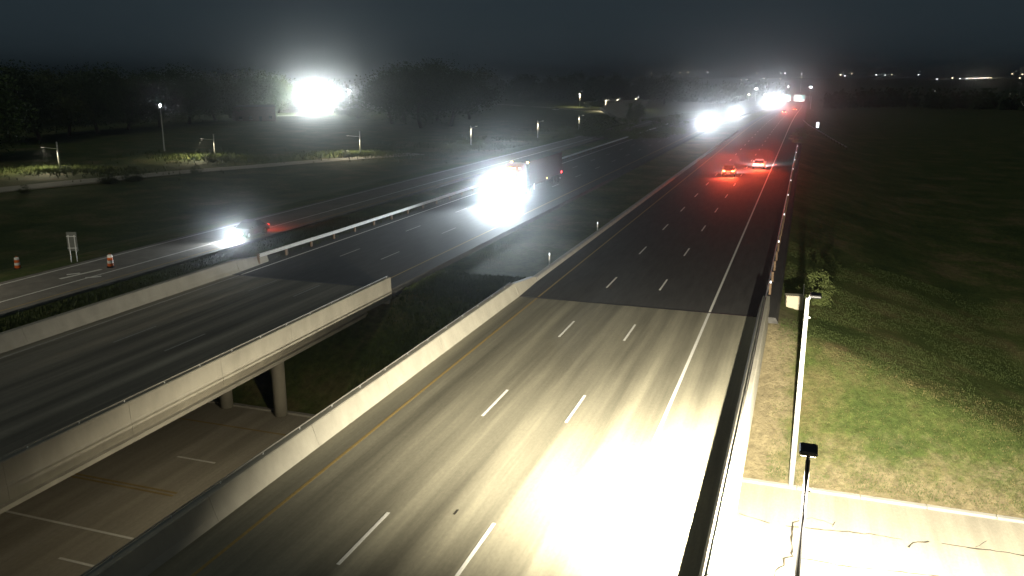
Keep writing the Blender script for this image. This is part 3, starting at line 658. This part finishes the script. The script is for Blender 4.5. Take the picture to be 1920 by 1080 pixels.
# ------------------------------------------------------------------ trees
def tree_mesh(seed, h, rx, leaves, leaf=.5, trunk=.3, m='leaf', bush=False):
    r = random.Random(seed); tb, cb = MB(), MB(); tips = []
    def limb(p, d, ln, rad, depth):
        P = [p]; rr = [rad]
        for k in range(3):
            d = (d + Vector((r.gauss(0, .14), r.gauss(0, .14), r.gauss(.03, .1)))).normalized(); P.append(P[-1] + d * ln / 3); rr.append(rad * (1 - .22 * (k + 1)))
        tb.tube(P, rr, 6 if depth else 9)
        if depth >= 2: tips.append(P[-1]); tips.append(P[-2]); return
        for k in range(4 if depth == 0 else 3):
            a = 2 * math.pi * (k + r.random()) / 4; up = r.uniform(.15, .8)
            limb(P[-1 if k else -2], Vector((math.cos(a), math.sin(a), up)).normalized(), ln * r.uniform(.55, .8) * (rx / h * 2 if depth == 0 else 1), rr[-1] * .75, depth + 1)
        limb(P[-1], (d + Vector((0, 0, .5))).normalized(), ln * .6, rr[-1] * .8, depth + 1)
    limb(Vector((0, 0, -.2)), Vector((0, 0, 1)), h * (.2 if bush else .38), trunk, 0)
    cl = []
    for t_ in tips: cl.append((t_, r.uniform(.6, 1.2)))
    for _ in range(40):                                       # extra clumps give the crown an uneven outline
        a = r.uniform(0, 2 * math.pi); q = r.random() ** .5; z = r.uniform(.08 if bush else .16, .93)
        prof = math.sin(math.pi * min(1, max(.05, (z - .05) / .95)) ** .8) ** .6
        cl.append((Vector((math.cos(a) * q * rx * prof, math.sin(a) * q * rx * prof, z * h)), r.uniform(.5, 1.3)))
    for _ in range(leaves):
        c, s = r.choice(cl); s *= h * .085
        p = c + Vector((r.gauss(0, s), r.gauss(0, s), r.gauss(0, s * .7)))
        if p.z < h * .06: continue
        n_ = Vector((r.gauss(0, 1), r.gauss(0, 1), r.gauss(.4, 1))).normalized(); u = n_.orthogonal().normalized(); v = n_.cross(u); k = leaf * r.uniform(.6, 1.4)
        i = len(cb.v); cb.v += [p - u * k, p - v * k * .5, p + u * k, p + v * k * .5]; cb.f.append((i, i + 1, i + 2, i + 3))
    return tb.data('trunk', 'bark', True), cb.data('crown', m)
KINDS = [tree_mesh(1, 15, 6.5, 13000, .25, .38), tree_mesh(2, 12, 6, 11000, .22, .32, 'leaf_olive'), tree_mesh(3, 18, 7.5, 15000, .28, .45), tree_mesh(4, 2.6, 1.7, 3600, .085, .06, 'leaf', True), tree_mesh(5, 7, 3.6, 6500, .15, .2, 'leaf_olive', True)]
HT = [15, 12, 18, 2.6, 7]
def tree(label, px, py, kind, hpx, group=None, wide=1., name=None, off=0):
    p = hit(px, py); s = hpx / FPX * p.length / HT[kind]
    o = thing(name or ('shrub' if kind == 3 else 'tree'), label, 'shrub' if kind == 3 else 'tree', (p.x, p.y, p.z - .05), rnd.uniform(0, 6.28), group)
    o.scale = (s * wide, s * wide, s)
    link('trunk', KINDS[kind][0], o); link('crown', KINDS[kind][1], o)
    return o
G1 = 'trees in the dark wood on the left'
for px, py, k, h in ((-40, 300, 0, 150), (20, 268, 2, 125), (75, 262, 1, 110), (130, 255, 0, 108), (185, 250, 2, 112), (240, 243, 1, 92), (300, 238, 0, 94), (355, 232, 2, 98), (405, 226, 1, 84), (150, 232, 2, 92), (60, 236, 0, 94), (270, 224, 2, 84)):
    tree('dark leafy tree in the wood left of the shed', px, py, k, h, G1, 1.25)
tree('broad tree lit green by the floodlights just behind the shed', 478, 215, 0, 82, None, 1.4)
tree('slimmer lit tree behind the corner of the shed beside the floodlights', 522, 212, 1, 66, None, 1.1)
tree('small tree lit from behind at the left end of the shed', 432, 221, 1, 60, None, 1.3)
for px, py, k, h in ((735, 232, 2, 108), (790, 240, 0, 120), (845, 236, 2, 116), (880, 224, 1, 92), (760, 226, 1, 96), (820, 226, 2, 108)):
    tree('big dark tree in the clump between the yard and the rough grass', px, py, k, h, 'big dark trees beside the yard', 1.2)
tree('small dark tree standing alone in front of the yard beside the single floodlight', 672, 222, 4, 42, None, 1.2)
tree('small dark tree in front of the yard between the masts', 640, 217, 4, 26, None, 1.2)
for px, py, k, h in ((920, 182, 1, 42), (985, 184, 0, 46), (1040, 190, 1, 46), (1075, 186, 2, 50), (1120, 188, 0, 46), (1155, 190, 2, 50), (1210, 192, 0, 50), (1245, 196, 2, 56), (1290, 190, 1, 44), (905, 186, 2, 50)):
    tree('dark tree behind the far street', px, py, k, h, 'dark trees behind the far street', 1.3)
tree('tall dark tree at the right corner of the lit car park', 1190, 236, 1, 44, None, .9)
for px, py, k, h in ((1105, 258, 4, 40), (1140, 262, 4, 44), (1180, 264, 4, 42), (1060, 262, 4, 26), (1225, 262, 4, 40), (1260, 255, 4, 40)):
    tree('dark bushy tree in front of the car park', px, py, k, h, 'dark bushy trees in front of the car park', 1.5)
for px, py, h in ((205, 345, 27), (248, 341, 26), (368, 326, 16), (45, 362, 14)):
    tree('dark shrub at the near edge of the frontage road', px, py, 4, h, 'dark shrubs along the frontage road', 1.5, 'shrub')
for px, py, h in ((120, 324, 12), (395, 304, 18), (425, 303, 14), (650, 294, 12), (865, 276, 14), (900, 272, 10), (1060, 250, 14), (1095, 252, 12), (925, 190, 14), (968, 192, 12), (1100, 202, 10)):
    tree('small lit shrub at the foot of a lamp pole', px, py, 3, h, 'lit shrubs under the lamp poles', 1.5)
p = hit(1528, 580)
tree('small green tree on the bank behind the tall white lamp pole', 1532, 572, 4, 62, None, 1.0)
# bushes along the guardrail ahead
for px, py, h in ((1497, 270, 22), (1502, 258, 18)):
    tree('leafy bush at the end of the reflector guardrail', px, py, 3, h, 'bushes at the guardrail end', 1.2)

# far woods read as one mass: a belt of crowns along the skyline
def belt(name, label, pts, h, n_leaf, seed, leaf=1.6, dep=40):
    r = random.Random(seed); b = MB()
    P = [Vector(p) for p in pts]; cum = [(a - c).length for a, c in zip(P, P[1:])]; tot = sum(cum); clumps = []
    d = 0
    while d < tot:
        s = d; i = 0
        while s > cum[i]: s -= cum[i]; i += 1
        q = P[i].lerp(P[i + 1], s / cum[i]); q = q + Vector((r.gauss(0, dep * .4), r.uniform(-dep, dep) / 2, 0))
        clumps.append((q, h * r.uniform(.55, 1.25))); d += r.uniform(1.5, 4)
    for _ in range(n_leaf):
        q, hh = r.choice(clumps); zz = abs(r.gauss(.45, .28)) * hh; rad = hh * .3
        a = r.uniform(0, 6.28); x, y = q.x + r.gauss(0, rad * .6), q.y + r.gauss(0, rad * .6)
        p_ = Vector((x, y, ground(x, y) + min(zz, hh))); n_ = Vector((r.gauss(0, 1), r.gauss(0, 1), r.gauss(0, .6))).normalized(); u = n_.orthogonal().normalized(); v = n_.cross(u); k = leaf * r.uniform(.6, 1.5)
        i = len(b.v); b.v += [p_ - u * k, p_ - v * k * .6, p_ + u * k, p_ + v * k * .6]; b.f.append((i, i + 1, i + 2, i + 3))
    o = b.build(name, 'leaf'); o['kind'] = 'stuff'; o['label'] = label; return o
belt('distant_wood', 'dark far-off wood along the skyline to the left', [(-1100, 640, 0), (-640, 760, 0), (-340, 800, 0), (-120, 900, 0), (-60, 1080, 0)], 17, 26000, 21)
belt('distant_wood', 'dark far-off wood beyond the field to the right', [(18, 820, 0), (140, 760, 0), (330, 700, 0), (620, 620, 0)], 13, 22000, 22, 1.4)

# ------------------------------------------------------------------ grass (nobody could count it)
def grass(name, label, spots, n_, hmin, hmax, m, seed, wd=.02):
    r = random.Random(seed); b = MB()
    for _ in range(n_):
        x, y = spots(r)
        if x is None: continue
        z = ground(x, y); k = 4
        for j in range(k):
            a = r.uniform(0, 6.28); h = r.uniform(hmin, hmax); bx, by = x + r.gauss(0, .07), y + r.gauss(0, .07); le = r.uniform(.1, .55) * h
            u = Vector((-math.sin(a), math.cos(a), 0)) * wd * r.uniform(.7, 1.6)
            i = len(b.v); b.v += [(bx - u.x, by - u.y, z - .02), (bx + u.x, by + u.y, z - .02), (bx + math.cos(a) * le, by + math.sin(a) * le, z + h)]; b.f.append((i, i + 1, i + 2))
    o = b.build(name, m); o['kind'] = 'stuff'; o['label'] = label; return o
def bank(r):
    y = 41.7 + 38 * r.random() ** 1.5; x = -.6 + (22 + (y - 41) * .35) * r.random() ** 1.1
    if noise.noise(Vector((x * .3, y * .3, 4))) + .35 < r.random() * .5: return None, None
    return x, y
grass('bank_grass', 'short grass on the bank right of the bright bridge', bank, 60000, .03, .085, 'blade', 31, .011)
def bank_dry(r): 
    y = 41.6 + 9 * r.random() ** 2; return -.9 + 24 * r.random(), y
grass('dry_grass', 'dry straw-coloured grass along the street edge', bank_dry, 9000, .02, .06, 'blade_dry', 32, .01)
def verge(r): return r.uniform(-47.3, -41.7), r.uniform(30, 80)
grass('verge_grass', 'rough grass between the ramp and the dark bridge', verge, 9000, .08, .35, 'blade', 33, .03)
def rail_weeds(r): return r.gauss(-40.4, .3), r.uniform(52, 110)
grass('guardrail_weeds', 'weeds growing under the bright guardrail', rail_weeds, 1300, .15, .55, 'blade', 34, .03)
def lampgrass(r):
    q = r.choice(LB); a = r.uniform(0, 6.28); d = abs(r.gauss(0, 7)); return q.x + math.cos(a) * d * 1.6, q.y + math.sin(a) * d
grass('tall_grass', 'tall rough grass around the lamp poles', lampgrass, 9000, .25, .9, 'blade', 35, .06)
def slope(r): return r.uniform(-26, -18.3), r.uniform(42, 58)
grass('slope_grass', 'grass on the slope between the two bridges', slope, 5000, .08, .3, 'blade', 36, .03)

# ------------------------------------------------------------------ far ahead: gantry, signs, town lights
y = 640; z = hw(y)
t = thing('sign_gantry', 'overhead sign gantry with pale panels spanning the far lanes', 'sign gantry', (0, y, z))
for x in (-21, 1.5): MB().tube([(x, 0, -.5), (x, 0, 8)], .22, 10).build('post', 'steel', t)
for zz in (7.0, 7.9): MB().tube([(-21, 0, zz), (1.5, 0, zz)], .09, 8).build('truss_chord', 'steel', t)
for k in range(12): MB().tube([(-21 + k * 1.875, 0, 7.0 if k % 2 else 7.9), (-21 + (k + 1) * 1.875, 0, 7.9 if k % 2 else 7.0)], .05, 6).build('truss_web', 'steel', t)
for x0, x1 in ((-19, -12), (-10, -2.5)):
    pn = MB().box(x0, x1, -.35, -.28, 5.6, 9.2).build('sign_panel', 'sign_green', t); MB().box(x0 - .08, x1 + .08, -.27, -.24, 5.52, 9.28).build('sign_border', 'drum_white', pn)
    MB().box(x0 + .5, x1 - .5, -1.5, -1.3, 5.2, 5.35).build('sign_light', 'lamp_white', t)
lamp('sign_light_beam', 'SPOT', t, (-7, -1.5, 5.5), 5200, (.85, 1, .96), (R(130), 0, 0), 150, .6, .3); lamp('sign_light_beam', 'SPOT', t, (-15, -1.5, 5.5), 5200, (.85, 1, .96), (R(130), 0, 0), 150, .6, .3)
p = Vector((4.6, 292, ground(4.6, 292))); p = at_z(1532, 247, ground(4, 265)); p.z = ground(p.x, p.y)
t = thing('ramp_sign', 'small pale sign on a post beside the curving guardrail', 'sign', (p.x, p.y, p.z))
MB().box(-.05, .05, -.05, .05, -.3, 2.6).build('post', 'steel', t); MB().box(-.4, .4, -.09, -.055, 1.0, 2.6).build('panel', 'reflector_glow', t)  # panel given its own glow instead of reflecting headlights
def far_lamp(label, px, py, D, h, m, group, big=1.0):
    d = ray(px, py); q = d * D; x, yy = q.x, q.y; zt = CAM_H + q.z; zg = ground(x, yy); h = max(4., zt - zg)
    t = thing('mast_lamp', label, 'street lamp', (x, yy, zg), math.atan2(-x, yy), group)
    MB().tube([(0, 0, -1), (0, 0, h)], [.22, .12], 6).build('pole', 'pole_paint', t)
    MB().box(-.8 * big, .8 * big, -.3, .3, h, h + .25, .05).build('lamp_head', 'dark_metal', t)
    MB().box(-.7 * big, .7 * big, -.36, -.302, h - .45 * max(1, big), h + .2).build('lens', m, t)
for px, py, big, lb in ((1418, 166, 1.6, 'bright mast lamp left of the far headlights'), (1520, 163, 1.5, 'bright mast lamp right of the sign gantry'), (1435, 177, .8, 'small mast lamp close to the left of the far headlights'), (1404, 177, .7, 'small warm mast lamp below the bright one left of the far headlights'), (1478, 162, .5, 'faint mast lamp above the far headlights')):
    far_lamp(lb, px, py, 900, 9, 'lamp_far_warm' if px == 1404 else 'lamp_far', None, big)
for px, py in ((1222, 137), (1275, 136), (1290, 135), (1327, 135), (1390, 150), (1400, 149), (1419, 137), (1432, 146), (1463, 137), (1472, 137), (1463, 147), (1503, 138), (1503, 145), (1576, 140), (1584, 142), (1597, 138), (1643, 140), (1660, 141), (1672, 140), (1722, 140), (1757, 148), (1786, 146), (1800, 147), (1898, 138), (1912, 146), (1917, 139)):
    far_lamp('tiny light of the town on the skyline', px, py, 1250 + 200 * rnd.random(), 10, 'lamp_town_warm' if rnd.random() < .5 else 'lamp_town', 'town lights on the skyline', rnd.uniform(.8, 1.5))
for k in range(9):
    far_lamp('light in the close bright row on the skyline beyond the field', 1813 + k * 5.6, 147 - .2 * k, 1500, 10, 'lamp_town_warm' if k % 3 else 'lamp_town', 'bright row of lights on the skyline', 1.5)
d_ = hit(300, 207); far_lamp('lone white light among the dark trees left of the shed', 300, 196, 240, 6, 'lamp_far', None, .22)

# ------------------------------------------------------------------ haze added to give the lamps their bloom
m = bpy.data.materials.new('bloom_haze'); m.use_nodes = True; N = m.node_tree.nodes; N.remove(N['Principled BSDF'])
v = N.new('ShaderNodeVolumePrincipled'); v.inputs['Color'].default_value = (.93, .97, 1, 1); v.inputs['Density'].default_value = HAZE_DENSITY; v.inputs['Anisotropy'].default_value = HAZE_G
m.node_tree.links.new(v.outputs[0], N['Material Output'].inputs['Volume']); MATS['bloom_haze'] = m
o = MB().box(-6100, 6100, -200, 9100, -40, 60).build('haze', 'bloom_haze'); o['kind'] = 'stuff'; o['label'] = 'thin haze added to imitate lens bloom round the lamps'
